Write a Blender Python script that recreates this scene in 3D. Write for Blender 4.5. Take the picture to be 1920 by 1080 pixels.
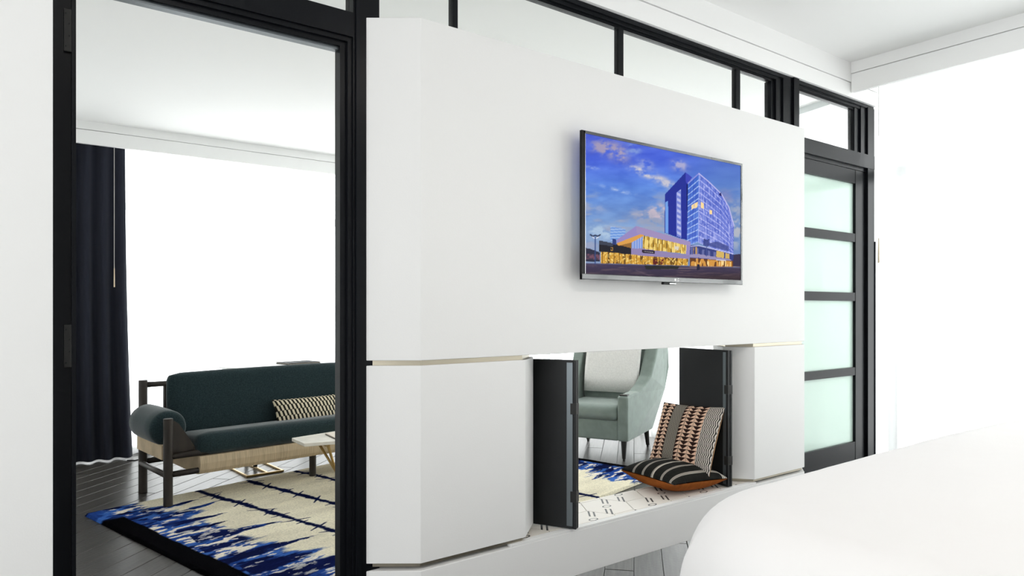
import bpy, bmesh, math, random
import numpy as np
from mathutils import Vector, Matrix
random.seed(7)
for o in list(bpy.data.objects):
    bpy.data.objects.remove(o)
scene = bpy.context.scene
C = scene.collection

# ------------------------------------------------------------------ camera
F_PX = 1300.0
YAW = math.atan(1724.0 / F_PX)            # angle between the view and the divider wall
CAM_H = 1.3
cam_d = bpy.data.cameras.new('camera')
cam = bpy.data.objects.new('camera', cam_d)
C.objects.link(cam)
cam.location = (0, 0, CAM_H)
cam.rotation_euler = (math.pi / 2, 0, YAW - math.pi / 2)
cam_d.sensor_width = 36.0
cam_d.sensor_fit = 'HORIZONTAL'
cam_d.lens = F_PX / 1920.0 * 36.0
cam_d.shift_y = 40.0 / 1920.0
cam_d.clip_start = 0.02
scene.camera = cam

# ------------------------------------------------------------------ world, exposure
w = bpy.data.worlds.new('world')
scene.world = w
w.use_nodes = True
bg = w.node_tree.nodes['Background']
bg.inputs[0].default_value = (0.97, 0.99, 1.0, 1)
bg.inputs[1].default_value = 1.0
scene.view_settings.view_transform = 'Standard'
scene.view_settings.look = 'None'
scene.view_settings.gamma = 1.0
scene.view_settings.use_curve_mapping = False
scene.view_settings.exposure = 2.25

# daylight portals: they only mark the windows and one added opening for the sky's light
def portal(x, y, z, sx, sy, rz):
    l = bpy.data.lights.new('daylight_portal', 'AREA')
    l.shape = 'RECTANGLE'
    l.size, l.size_y = sx, sy
    l.cycles.is_portal = True
    o = bpy.data.objects.new('daylight_portal', l)
    C.objects.link(o)
    o.location = (x, y, z)
    o.rotation_euler = (math.pi / 2, 0, rz)       # faces along -Y turned by rz
portal(3.0, 7.25, 1.43, 6.0, 2.86, math.pi)
portal(5.03, -0.1, 1.43, 4.7, 2.86, math.pi / 2)
portal(5.60, 4.67, 1.43, 4.9, 2.86, math.radians(76) )
portal(-2.24, 0.675, 1.5, 2.55, 2.2, -math.pi / 2)  # added side opening, unseen, for extra light from the left

# ------------------------------------------------------------------ materials
def lin(c):
    out = []
    for v in c:
        v = v / 255.0
        out.append(v / 12.92 if v <= 0.04045 else ((v + 0.055) / 1.055) ** 2.4)
    return out

def linv(a):
    a = np.asarray(a, float) / 255.0
    return np.where(a <= 0.04045, a / 12.92, ((a + 0.055) / 1.055) ** 2.4)

MATS = {}
def mat(name, col=(0.8, 0.8, 0.8), rough=0.5, metal=0.0, spec=0.5, noise=None, attr=None, emit=0.0,
        bump=None, sheen=0.0, coat=0.0):
    m = bpy.data.materials.new(name)
    m.use_nodes = True
    nt = m.node_tree
    b = nt.nodes['Principled BSDF']
    b.inputs['Base Color'].default_value = (*col, 1)
    b.inputs['Roughness'].default_value = rough
    b.inputs['Metallic'].default_value = metal
    b.inputs['Specular IOR Level'].default_value = spec
    if sheen:
        b.inputs['Sheen Weight'].default_value = sheen
        b.inputs['Sheen Roughness'].default_value = 0.4
    if coat:
        b.inputs['Coat Weight'].default_value = coat
    tc = nt.nodes.new('ShaderNodeTexCoord')
    src = None
    if attr:
        a = nt.nodes.new('ShaderNodeAttribute')
        a.attribute_name = attr
        src = a.outputs['Color']
        nt.links.new(src, b.inputs['Base Color'])
    if noise:
        sc, lo, hi = noise[0], noise[1], noise[2]
        mp = nt.nodes.new('ShaderNodeMapping')
        mp.inputs['Scale'].default_value = sc if isinstance(sc, tuple) else (sc, sc, sc)
        n = nt.nodes.new('ShaderNodeTexNoise')
        n.inputs['Scale'].default_value = 1.0
        n.inputs['Detail'].default_value = 5
        nt.links.new(tc.outputs['Object'], mp.inputs['Vector'])
        nt.links.new(mp.outputs[0], n.inputs['Vector'])
        r = nt.nodes.new('ShaderNodeMapRange')
        r.inputs['From Min'].default_value = 0.3
        r.inputs['From Max'].default_value = 0.7
        r.inputs['To Min'].default_value = lo
        r.inputs['To Max'].default_value = hi
        nt.links.new(n.outputs['Fac'], r.inputs['Value'])
        mx = nt.nodes.new('ShaderNodeMix')
        mx.data_type = 'RGBA'
        mx.blend_type = 'MULTIPLY'
        mx.inputs['Factor'].default_value = 1.0
        if src:
            nt.links.new(src, mx.inputs['A'])
        else:
            mx.inputs['A'].default_value = (*col, 1)
        nt.links.new(r.outputs[0], mx.inputs['B'])
        nt.links.new(mx.outputs['Result'], b.inputs['Base Color'])
    if bump:
        n2 = nt.nodes.new('ShaderNodeTexNoise')
        n2.inputs['Scale'].default_value = bump[0]
        n2.inputs['Detail'].default_value = 3
        nt.links.new(tc.outputs['Object'], n2.inputs['Vector'])
        bp = nt.nodes.new('ShaderNodeBump')
        bp.inputs['Strength'].default_value = bump[1]
        bp.inputs['Distance'].default_value = 0.01
        nt.links.new(n2.outputs['Fac'], bp.inputs['Height'])
        nt.links.new(bp.outputs[0], b.inputs['Normal'])
    if emit:
        b.inputs['Emission Strength'].default_value = emit
        if src:
            nt.links.new(src, b.inputs['Emission Color'])
    MATS[name] = m
    return m

mat('wall_paint', (0.79, 0.79, 0.78), 0.6, spec=0.3, bump=(220, 0.03))
mat('ceiling_paint', (0.90, 0.90, 0.89), 0.7, spec=0.2)
mat('frame_black', (0.005, 0.0058, 0.0075), 0.3, spec=0.13)
mat('hinge_metal', (0.02, 0.02, 0.019), 0.4, spec=0.2)
mat('bronze', (0.42, 0.38, 0.30), 0.35, metal=0.9)
mat('wood_floor', (0.050, 0.046, 0.041), 0.30, spec=0.24, noise=((3, 60, 3), 0.6, 1.35), bump=(60, 0.06))
mat('floor_gap', (0.06, 0.055, 0.05), 0.8)
mat('shutter_black', (0.010, 0.011, 0.012), 0.45, spec=0.25, bump=(300, 0.05))
mat('aluminium', (0.13, 0.15, 0.16), 0.35, metal=0.7)
mat('drape_dark', (0.020, 0.022, 0.032), 0.9, spec=0.1, bump=(200, 0.15), sheen=0.15)
mat('sofa_teal', (0.020, 0.034, 0.037), 0.95, spec=0.05, noise=(120, 0.7, 1.3), sheen=0.35, bump=(400, 0.1))
mat('sofa_wood', (0.028, 0.021, 0.016), 0.45, spec=0.4, noise=((20, 20, 3), 0.7, 1.3))
mat('sofa_canvas', (0.54, 0.43, 0.29), 0.85, spec=0.15, noise=((160, 8, 8), 0.8, 1.15))
mat('marble', (0.80, 0.76, 0.68), 0.25, noise=(9, 0.85, 1.1))
mat('brass', (0.40, 0.27, 0.10), 0.35, metal=0.9)
mat('white_top', (0.85, 0.85, 0.83), 0.3)
mat('book_dark', (0.008, 0.008, 0.009), 0.6, spec=0.1)
mat('book_pale', (0.62, 0.55, 0.46), 0.6)
mat('chair_fabric', (0.225, 0.270, 0.243), 0.7, spec=0.25, noise=(14, 0.9, 1.1), sheen=0.3, bump=(250, 0.06))
mat('chair_leg', (0.018, 0.016, 0.014), 0.4)
mat('blanket', (0.84, 0.82, 0.79), 0.95, spec=0.05, noise=(80, 0.93, 1.06), bump=(300, 0.2))
mat('rug_pile', attr='col', rough=1.0, spec=0.0, noise=(90, 0.82, 1.16), bump=(260, 0.5))
mat('rug_edge', (0.008, 0.009, 0.012), 1.0, spec=0.0)
mat('cushion_print', attr='col', rough=0.95, spec=0.05, bump=(500, 0.12))
mat('screen', attr='col', rough=0.35, spec=0.0, emit=1.0)
mat('tv_black', (0.006, 0.006, 0.007), 0.3, spec=0.15)
mat('tv_gloss', (0.05, 0.055, 0.055), 0.12, spec=0.9, coat=0.6)
mat('tv_chrome', (0.7, 0.72, 0.72), 0.15, metal=1.0)
mat('logo_white', (0.9, 0.9, 0.9), 0.4)
mat('grout', (0.22, 0.21, 0.20), 0.9)
mat('bed_linen', (0.80, 0.79, 0.785), 0.85, spec=0.1, bump=(40, 0.03), sheen=0.1)
mat('bed_base', (0.25, 0.23, 0.21), 0.8)
mat('window_metal', (0.55, 0.58, 0.58), 0.5)
mat('wand_metal', (0.55, 0.45, 0.32), 0.4, metal=0.6)
mat('cord_white', (0.55, 0.54, 0.52), 0.6)
# screen emits only: its base is black
sb = MATS['screen'].node_tree
for l in list(sb.links):
    if l.to_socket.name == 'Base Color':
        sb.links.remove(l)
sb.nodes['Principled BSDF'].inputs['Base Color'].default_value = (0.004, 0.004, 0.004, 1)

def shader_mix(name, build):
    m = bpy.data.materials.new(name)
    m.use_nodes = True
    nt = m.node_tree
    nt.nodes.remove(nt.nodes['Principled BSDF'])
    out = nt.nodes['Material Output']
    nt.links.new(build(nt), out.inputs['Surface'])
    MATS[name] = m

def _n(nt, t, **k):
    n = nt.nodes.new(t)
    for a, v in k.items():
        n.inputs[a].default_value = v
    return n

def _mix(nt, fac, a, b):
    x = nt.nodes.new('ShaderNodeMixShader')
    if isinstance(fac, (int, float)):
        x.inputs[0].default_value = fac
    else:
        nt.links.new(fac, x.inputs[0])
    nt.links.new(a.outputs[0], x.inputs[1])
    nt.links.new(b.outputs[0], x.inputs[2])
    return x

def b_sheer(nt):
    tr = _n(nt, 'ShaderNodeBsdfTransparent')
    tl = _n(nt, 'ShaderNodeBsdfTranslucent', Color=(0.95, 0.96, 0.96, 1))
    df = _n(nt, 'ShaderNodeBsdfDiffuse', Color=(0.9, 0.9, 0.9, 1))
    return _mix(nt, 0.5, tr, _mix(nt, 0.35, tl, df)).outputs[0]
shader_mix('sheer', b_sheer)

def b_glass(nt):
    tr = _n(nt, 'ShaderNodeBsdfTransparent', Color=(0.99, 0.995, 0.99, 1))
    gl = _n(nt, 'ShaderNodeBsdfGlossy', Roughness=0.02)
    return _mix(nt, 0.035, tr, gl).outputs[0]
shader_mix('clear_glass', b_glass)

def b_frost(nt):
    tr = _n(nt, 'ShaderNodeBsdfTransparent', Color=(0.80, 0.89, 0.85, 1))
    tl = _n(nt, 'ShaderNodeBsdfTranslucent', Color=(0.72, 0.82, 0.77, 1))
    df = _n(nt, 'ShaderNodeBsdfDiffuse', Color=(0.70, 0.80, 0.75, 1))
    gl = _n(nt, 'ShaderNodeBsdfGlossy', Roughness=0.12)
    return _mix(nt, 0.06, _mix(nt, 0.8, tr, _mix(nt, 0.45, tl, df)), gl).outputs[0]
shader_mix('frosted_glass', b_frost)

def b_tile(nt):
    # cream cement tile with two printed double bars
    tc = nt.nodes.new('ShaderNodeTexCoord')
    sp = nt.nodes.new('ShaderNodeSeparateXYZ')
    nt.links.new(tc.outputs['Object'], sp.inputs[0])
    def m(op, a, b=None):
        x = nt.nodes.new('ShaderNodeMath')
        x.operation = op
        for i, v in enumerate((a, b)):
            if v is None:
                continue
            if isinstance(v, (int, float)):
                x.inputs[i].default_value = v
            else:
                nt.links.new(v, x.inputs[i])
        return x.outputs[0]
    ct_, st_ = math.cos(math.radians(52)), math.sin(math.radians(52))
    ax = m('ABSOLUTE', m('ADD', m('MULTIPLY', sp.outputs[0], -st_), m('MULTIPLY', sp.outputs[1], ct_)))
    ay = m('ABSOLUTE', m('ADD', m('MULTIPLY', sp.outputs[0], ct_), m('MULTIPLY', sp.outputs[1], st_)))
    bar = m('LESS_THAN', m('ABSOLUTE', m('SUBTRACT', ax, 0.011)), 0.0042)
    end = m('GREATER_THAN', ay, 0.042)
    ring_r = m('SQRT', m('ADD', m('POWER', m('MULTIPLY', sp.outputs[0], 0.55), 2.0), m('POWER', sp.outputs[1], 2.0)))
    ring = m('LESS_THAN', m('ABSOLUTE', m('SUBTRACT', ring_r, 0.012)), 0.0022)
    dark = m('MAXIMUM', m('MULTIPLY', bar, end), ring)
    mx = nt.nodes.new('ShaderNodeMix')
    mx.data_type = 'RGBA'
    mx.inputs['A'].default_value = (0.78, 0.74, 0.68, 1)
    mx.inputs['B'].default_value = (0.02, 0.02, 0.02, 1)
    nt.links.new(dark, mx.inputs['Factor'])
    p = nt.nodes.new('ShaderNodeBsdfPrincipled')
    p.inputs['Roughness'].default_value = 0.45
    nt.links.new(mx.outputs['Result'], p.inputs['Base Color'])
    return p.outputs[0]
shader_mix('cement_tile', b_tile)

# ------------------------------------------------------------------ mesh helpers
def link(name, me, m, parent=None, smooth=False):
    if m:
        me.materials.append(MATS[m])
    if smooth:
        me.polygons.foreach_set('use_smooth', [True] * len(me.polygons))
    o = bpy.data.objects.new(name, me)
    C.objects.link(o)
    if parent is not None:
        o.parent = parent
    return o

def obj(name, vf, m, parent=None, smooth=False):
    me = bpy.data.meshes.new(name)
    me.from_pydata([tuple(map(float, v)) for v in vf[0]], [], vf[1])
    me.validate()
    me.update()
    return link(name, me, m, parent, smooth)

def join(*parts):
    V, Fc = [], []
    for v, f in parts:
        n = len(V)
        V += list(v)
        Fc += [tuple(i + n for i in q) for q in f]
    return V, Fc

def box(x0, x1, y0, y1, z0, z1):
    V = [(x0, y0, z0), (x1, y0, z0), (x1, y1, z0), (x0, y1, z0), (x0, y0, z1), (x1, y0, z1), (x1, y1, z1), (x0, y1, z1)]
    return V, [(3, 2, 1, 0), (4, 5, 6, 7), (0, 1, 5, 4), (1, 2, 6, 5), (2, 3, 7, 6), (3, 0, 4, 7)]

def bevel_vf(vf, r, seg=2):
    bm = bmesh.new()
    vs = [bm.verts.new(v) for v in vf[0]]
    for f in vf[1]:
        bm.faces.new([vs[i] for i in f])
    bmesh.ops.recalc_face_normals(bm, faces=bm.faces)
    bmesh.ops.bevel(bm, geom=list(bm.edges), offset=r, segments=seg, affect='EDGES', profile=0.5)
    bm.verts.index_update()
    V = [tuple(v.co) for v in bm.verts]
    Fc = [tuple(v.index for v in f.verts) for f in bm.faces]
    bm.free()
    return V, Fc

def bbox(x0, x1, y0, y1, z0, z1, r=0.004, seg=2):
    return bevel_vf(box(x0, x1, y0, y1, z0, z1), r, seg)

def prism(poly, z0, z1):
    """vertical extrusion of a counter-clockwise plan outline"""
    n = len(poly)
    V = [(p[0], p[1], z0) for p in poly] + [(p[0], p[1], z1) for p in poly]
    Fc = [tuple(range(n - 1, -1, -1)), tuple(range(n, 2 * n))]
    Fc += [(i, (i + 1) % n, n + (i + 1) % n, n + i) for i in range(n)]
    return V, Fc

def tube(p, q, r0, r1=None, n=16):
    r1 = r0 if r1 is None else r1
    p, q = Vector(p), Vector(q)
    d = (q - p).normalized()
    a = d.orthogonal().normalized()
    b = d.cross(a)
    V = []
    for c, r in ((p, r0), (q, r1)):
        for i in range(n):
            t = 2 * math.pi * i / n
            V.append(tuple(c + a * (r * math.cos(t)) + b * (r * math.sin(t))))
    Fc = [(i, (i + 1) % n, n + (i + 1) % n, n + i) for i in range(n)]
    Fc += [tuple(range(n - 1, -1, -1)), tuple(range(n, 2 * n))]
    return V, Fc

def round_box(lx, ly, lz, r, n=10, crown=0.0):
    """soft block centred on the origin; crown bulges the faces"""
    bm = bmesh.new()
    bmesh.ops.create_cube(bm, size=2.0)
    bmesh.ops.subdivide_edges(bm, edges=list(bm.edges), cuts=n, use_grid_fill=True)
    hx, hy, hz = lx / 2, ly / 2, lz / 2
    rr = min(r, hx, hy, hz)
    bm.verts.index_update()
    V = []
    for v in bm.verts:
        # concentrate vertices near the edges
        c = [math.copysign(abs(t) ** 0.6, t) for t in v.co]
        p = Vector((c[0] * hx, c[1] * hy, c[2] * hz))
        k = Vector((max(-hx + rr, min(hx - rr, p.x)), max(-hy + rr, min(hy - rr, p.y)), max(-hz + rr, min(hz - rr, p.z))))
        d = p - k
        if d.length > 1e-9:
            m = max(abs(d.x), abs(d.y), abs(d.z))
            p = k + d.normalized() * m
        if crown:
            ux, uy, uz = p.x / hx, p.y / hy, p.z / hz
            p = Vector((p.x * (1 + crown * 0.3 * (1 - uy * uy) * (1 - uz * uz)),
                        p.y * (1 + crown * (1 - ux * ux) * (1 - uz * uz)),
                        p.z * (1 + crown * (1 - ux * ux) * (1 - uy * uy))))
        V.append(tuple(p))
    Fc = [tuple(v.index for v in f.verts) for f in bm.faces]
    bm.free()
    return V, Fc

def xf(vf, M):
    return [tuple(M @ Vector(v)) for v in vf[0]], vf[1]

def loc(x, y, z):
    return Matrix.Translation((x, y, z))

def rot(a, ax):
    return Matrix.Rotation(math.radians(a), 4, ax)

def tag(o, label=None, cat=None, group=None, kind=None):
    if label: o['label'] = label
    if cat: o['category'] = cat
    if group: o['group'] = group
    if kind: o['kind'] = kind
    return o

def empty(name, x=0, y=0, z=0, rz=0):
    o = bpy.data.objects.new(name, None)
    o.location = (x, y, z)
    o.rotation_euler = (0, 0, rz)
    o.empty_display_size = 0.1
    C.objects.link(o)
    return o

def struct(o, label, cat):
    return tag(o, label, cat, kind='structure')

def grid_obj(name, P, col, m, parent=None, closed=False):
    """P: (nv,nu,3) array of points, col: (nv,nu,3) linear colours"""
    nv, nu = P.shape[:2]
    idx = np.arange(nv * nu).reshape(nv, nu)
    q = np.stack([idx[:-1, :-1], idx[:-1, 1:], idx[1:, 1:], idx[1:, :-1]], -1).reshape(-1, 4)
    me = bpy.data.meshes.new(name)
    me.vertices.add(nv * nu)
    me.vertices.foreach_set('co', P.reshape(-1).astype(np.float32))
    me.loops.add(q.size)
    me.loops.foreach_set('vertex_index', q.reshape(-1).astype(np.int32))
    me.polygons.add(len(q))
    me.polygons.foreach_set('loop_start', (np.arange(len(q)) * 4).astype(np.int32))
    me.update(calc_edges=True)
    if col is not None:
        a = me.color_attributes.new('col', 'FLOAT_COLOR', 'POINT')
        c4 = np.ones((nv * nu, 4), np.float32)
        c4[:, :3] = col.reshape(-1, 3)
        a.data.foreach_set('color', c4.reshape(-1))
    return link(name, me, m, parent, True)

# value noise for painted patterns
_rng = np.random.RandomState(11)
_tab = _rng.rand(256, 256)
def vnoise(x, y):
    xi = np.floor(x).astype(int); yi = np.floor(y).astype(int)
    fx = x - xi; fy = y - yi
    fx = fx * fx * (3 - 2 * fx); fy = fy * fy * (3 - 2 * fy)
    g = lambda a, b: _tab[a % 256, b % 256]
    return (g(xi, yi) * (1 - fx) + g(xi + 1, yi) * fx) * (1 - fy) + (g(xi, yi + 1) * (1 - fx) + g(xi + 1, yi + 1) * fx) * fy
def fbm(x, y, o=4):
    s = 0; a = 0.5; t = 0
    for k in range(o):
        s = s + a * vnoise(x * 2 ** k + 17.3 * k, y * 2 ** k + 5.1 * k); t += a; a *= 0.55
    return s / t
def sstep(a, b, x):
    t = np.clip((x - a) / (b - a), 0, 1)
    return t * t * (3 - 2 * t)

# ------------------------------------------------------------------ measures of the place
D = 2.124          # front of the white divider
YP = 2.235         # front of the black partition frame
YB = 2.385         # living-room side of the divider
ZC = 2.864         # ceiling

# ================================================================== SETTING
# --- floor: sub-floor slab with diagonal planks
fl = struct(obj('floor', box(-2.2, 6.4, -2.4, 7.3, -0.06, -0.012), 'floor_gap'), 'dark grey-brown wood plank floor laid diagonally through both rooms', 'floor')
def clip(poly, a, b, c):
    out = []
    for i in range(len(poly)):
        p, q = poly[i], poly[(i + 1) % len(poly)]
        dp = a * p[0] + b * p[1] - c; dq = a * q[0] + b * q[1] - c
        if dp <= 0: out.append(p)
        if (dp < 0 < dq) or (dq < 0 < dp):
            t = dp / (dp - dq); out.append((p[0] + t * (q[0] - p[0]), p[1] + t * (q[1] - p[1])))
    return out
PA = math.radians(43.0)
ex, ey = (math.cos(PA), math.sin(PA)), (-math.sin(PA), math.cos(PA))
PW, PL = 0.145, 1.75
gap = 0.0016
def plank_row(j):
    off = (j * 0.37 % 1.0) * PL
    for i in range(-3, 8):
        a0, a1 = i * PL + off, (i + 1) * PL + off
        b0, b1 = j * PW, (j + 1) * PW
        poly = [(a0 + gap, b0 + gap), (a1 - gap, b0 + gap), (a1 - gap, b1 - gap), (a0 + gap, b1 - gap)]
        poly = [(p[0] * ex[0] + p[1] * ey[0], p[0] * ex[1] + p[1] * ey[1]) for p in poly]
        for h in ((-1, 0, -0.12), (1, 0, 6.3), (0, -1, -1.35), (0, 1, 7.2)):
            poly = clip(poly, *h)
            if len(poly) < 3: break
        if len(poly) < 3: continue
        ar = abs(sum(poly[k][0] * poly[(k + 1) % len(poly)][1] - poly[(k + 1) % len(poly)][0] * poly[k][1] for k in range(len(poly)))) / 2
        if ar < 0.004: continue
        cx = sum(p[0] for p in poly) / len(poly); cy = sum(p[1] for p in poly) / len(poly)
        # local frame along the plank so the grain follows it
        lp = [((p[0] - cx) * ex[0] + (p[1] - cy) * ex[1], (p[0] - cx) * ey[0] + (p[1] - cy) * ey[1]) for p in poly]
        inn = [(p[0] * (1 - 0.0025 / max(0.02, abs(p[0]))), p[1] * (1 - 0.0025 / max(0.02, abs(p[1])))) for p in lp]
        n = len(lp)
        V = [(*p, -0.012) for p in lp] + [(*p, -0.0022) for p in lp] + [(*p, 0.0) for p in inn]
        Fc = [tuple(range(2 * n, 3 * n))]
        for k in range(n):
            k2 = (k + 1) % n
            Fc += [(k, k2, n + k2, n + k), (n + k, n + k2, 2 * n + k2, 2 * n + k)]
        o = obj('plank', (V, Fc), 'wood_floor', fl)
        o.location = (cx, cy, random.uniform(-0.0006, 0.0))
        o.rotation_euler = (random.uniform(-0.002, 0.002), 0, PA)
for j in range(-30, 60):
    plank_row(j)

struct(obj('ceiling', box(-2.2, 6.4, -2.4, 7.3, ZC, ZC + 0.08), 'ceiling_paint'), 'flat white painted ceiling over both rooms', 'ceiling')
struct(obj('wall_left', box(-2.2, 0.135, 2.205, 2.30, 0, ZC), 'wall_paint'), 'white wall at left of the black door frame', 'wall')
struct(obj('wall_side', box(-0.02, 0.06, 2.31, 7.2, 0, ZC), 'wall_paint'), 'white side wall of the sitting room behind the door frame', 'wall')
struct(obj('wall_bed_side', join(box(-2.28, -2.2, -2.4, -0.6, 0, ZC), box(-2.28, -2.2, 1.95, 2.3, 0, ZC), box(-2.28, -2.2, -0.6, 1.95, 0, 0.4), box(-2.28, -2.2, -0.6, 1.95, 2.6, ZC)), 'wall_paint'), 'white side wall of the bedroom with an added unseen opening for light', 'wall')  # gap added in this unseen wall to let in more daylight
struct(obj('wall_back', box(-2.28, 5.0, -2.5, -2.4, 0, ZC), 'wall_paint'), 'white bedroom wall behind the viewpoint', 'wall')
ws = struct(obj('wall_upper', box(0.137, 4.72, 2.215, 2.31, 2.742, ZC), 'ceiling_paint'), 'white strip of wall between black top rail and ceiling', 'wall')
obj('lower_band', box(0.137, 4.72, 2.220, 2.308, 2.648, 2.738), 'ceiling_paint', ws)
struct(obj('wall_stub', box(4.722, 4.78, 2.245, 2.33, 0, 2.645), 'wall_paint'), 'narrow white wall end beside the glazed sliding door', 'wall')
# window valances: two stepped boards each
def valance(name, boards, label):
    r = empty(name)
    struct(r, label, 'valance')
    for v in boards:
        obj('board', v, 'ceiling_paint', r)
valance('trim_1', [box(0.06, 5.9, 6.72, 6.76, 2.795, ZC), box(0.06, 5.9, 6.725, 6.755, 2.677, 2.791)], 'white grooved valance board over the sitting room window')
valance('trim_2', [box(4.358, 4.40, -2.4, 2.214, 2.795, ZC), box(4.363, 4.395, -2.4, 2.214, 2.677, 2.791)], 'white grooved valance board over the right window')

# windows
def window(name, p0, p1, label, verts_at, zt):
    """frame standing on the line p0-p1 with a transom bar"""
    p0, p1 = Vector((*p0, 0)), Vector((*p1, 0))
    d = p1 - p0; L = d.length; a = math.atan2(d.y, d.x)
    r = empty(name, p0.x, p0.y, 0, a)
    struct(r, label, 'window')
    xs = [0] + verts_at + [L]
    for x in xs:
        obj('mullion', box(x - 0.03, x + 0.03, -0.04, 0.04, 0, ZC), 'window_metal', r)
    for i in range(len(xs) - 1):
        a0, a1 = xs[i] + 0.03, xs[i + 1] - 0.03
        for z0, z1 in ((0.0, 0.05), (zt - 0.035, zt + 0.035), (ZC - 0.05, ZC)):
            obj('rail', box(a0, a1, -0.035, 0.035, z0, z1), 'window_metal', r)
        for z0, z1 in ((0.05, zt - 0.035), (zt + 0.035, ZC - 0.05)):
            obj('pane', box(a0, a1, -0.004, 0.004, z0, z1), 'clear_glass', r)
window('window_1', (0.10, 7.12), (5.95, 7.12), 'tall sitting room window behind the sofa and white sheers', [1.05, 2.55, 4.1], 2.23)
window('window_2', (4.93, -2.4), (4.93, 2.20), 'tall window behind the white sheer at far right', [1.5, 3.0], 2.23)
window('window_3', (4.93, 2.40), (6.05, 7.0), 'tall sitting room window behind the grey-green armchair', [1.5, 3.1], 2.23)

# unseen ceiling lamps added to brighten the bed and ledge
for x, y in ((0.6, 0.2), (2.0, 0.1), (3.3, 0.1)):
    dl = empty('added_fill_lamp', x, y, ZC)
    tag(dl, 'added unseen round fill lamp in the ceiling ' + {0.6: 'above the viewpoint', 2.0: 'over the middle of the bed', 3.3: 'between bed and right window'}[x], 'added fill lamp', 'added fill lamps over the bed')
    n = 24
    ring = [(r_ * math.cos(2 * math.pi * k / n), r_ * math.sin(2 * math.pi * k / n), z_) for r_, z_ in ((0.075, 0.0), (0.072, -0.006), (0.056, -0.006), (0.052, -0.001)) for k in range(n)]
    obj('added_ring', (ring, [(a * n + k, a * n + (k + 1) % n, (a + 1) * n + (k + 1) % n, (a + 1) * n + k) for a in range(3) for k in range(n)]), 'ceiling_paint', dl, True)
    ld = bpy.data.lights.new('added_fill_source', 'AREA')
    ld.shape = 'DISK'
    ld.size = 0.10
    ld.energy = 1.6
    ld.color = (1.0, 0.93, 0.86)
    lo = bpy.data.objects.new('added_fill_source', ld)
    C.objects.link(lo)
    lo.parent = dl
    lo.location = (0, 0, -0.004)

# --- black partition frame: door opening at left
d1 = empty('door_1', 0.16, YP, 0)
struct(d1, 'black metal door frame open onto the sitting room', 'door frame')
def pw(name, vf, m, root, smooth=False):      # world-space mesh under an unrotated root
    return obj(name, xf(vf, loc(-root.location.x, -root.location.y, -root.location.z)), m, root, smooth)
pw('jamb', join(box(0.135, 0.150, YP - 0.015, 2.31, 0, 2.645), box(0.150, 0.161, YP, 2.31, 0, 2.645), box(0.161, 0.180, YP + 0.008, 2.30, 0, 2.645), box(0.180, 0.190, YP + 0.0, 2.30, 0, 2.645)), 'frame_black', d1)
for z in (2.06, 1.20):
    hg = pw('hinge', bbox(0.1615, 0.1795, YP - 0.001, YP + 0.0085, z - 0.058, z + 0.058, 0.001), 'hinge_metal', d1)
    for dx, dz in ((0.166, 0.045), (0.174, 0.018), (0.174, -0.015), (0.166, -0.045)):
        pw('screw', tube((dx, YP - 0.0025, z + dz), (dx, YP, z + dz), 0.0022, n=8), 'frame_black', d1).parent = hg
pw('jamb', join(box(1.001, 1.100, YP + 0.002, 2.30, 0, 2.645), box(0.985, 1.001, YP + 0.010, 2.30, 0, 2.238), box(0.962, 0.985, YP + 0.022, 2.30, 0, 2.222), box(1.010, 1.028, YP - 0.006, YP + 0.002, 0, 2.645)), 'frame_black', d1)
pw('head', join(box(0.190, 1.001, YP, 2.30, 2.238, 2.322), box(0.190, 0.985, YP + 0.010, 2.30, 2.222, 2.238), box(0.190, 0.962, YP + 0.022, 2.30, 2.206, 2.222)), 'frame_black', d1)
pw('stop_strip', box(0.190, 0.962, YP + 0.035, 2.30, 2.196, 2.206), 'aluminium', d1)
# --- transom lights along the top
w4 = empty('window_4', 2.4, YP, 2.322)
struct(w4, 'row of clear transom lights with slim black mullions above the divider', 'window')
pw('rail', join(box(0.190, 4.70, YP, 2.30, 2.625, 2.645), box(0.190, 4.69, YP + 0.012, 2.30, 2.610, 2.625), box(0.190, 4.69, YP + 0.026, 2.29, 2.598, 2.610)), 'frame_black', w4)
pw('bottom_rail', box(1.100, 3.545, YP + 0.05, 2.29, 2.285, 2.312), 'frame_black', w4)
for x0, x1 in ((1.419, 1.443), (2.322, 2.354), (3.222, 3.258)):
    pw('mullion', box(x0, x1, YP + 0.026, 2.29, 2.312, 2.598), 'frame_black', w4)
pw('post', join(box(3.545, 3.575, YP + 0.022, 2.30, 2.0, 2.598), box(3.575, 3.632, YP + 0.01, 2.30, 2.0, 2.61)), 'frame_black', w4)
pw('post', join(box(3.632, 3.724, YP, 2.30, 0, 2.625), box(3.724, 3.778, YP - 0.012, 2.30, 0, 2.645)), 'frame_black', w4)
pw('post', join(box(4.485, 4.545, YP + 0.02, 2.30, 2.322, 2.61), box(4.545, 4.615, YP + 0.008, 2.30, 2.322, 2.625), box(4.615, 4.70, YP - 0.004, 2.30, 0, 2.63)), 'frame_black', w4)
pw('transom_bar', join(box(3.778, 4.70, YP - 0.006, 2.30, 2.228, 2.316)), 'frame_black', w4)
pw('door_head', join(box(3.778, 4.62, YP + 0.012, 2.30, 2.205, 2.228)), 'frame_black', w4)
pr = [(0.190, 1.001, 2.322, 2.598)]
xs = [1.100, 1.419, 1.443, 2.322, 2.354, 3.222, 3.258, 3.545]
pr += [(xs[i], xs[i + 1], 2.312, 2.598) for i in (0, 2, 4, 6)] + [(3.778, 4.485, 2.316, 2.598)]
for a, b, z0, z1 in pr:
    pw('pane', box(a, b, 2.268, 2.274, z0, z1), 'clear_glass', w4)
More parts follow.
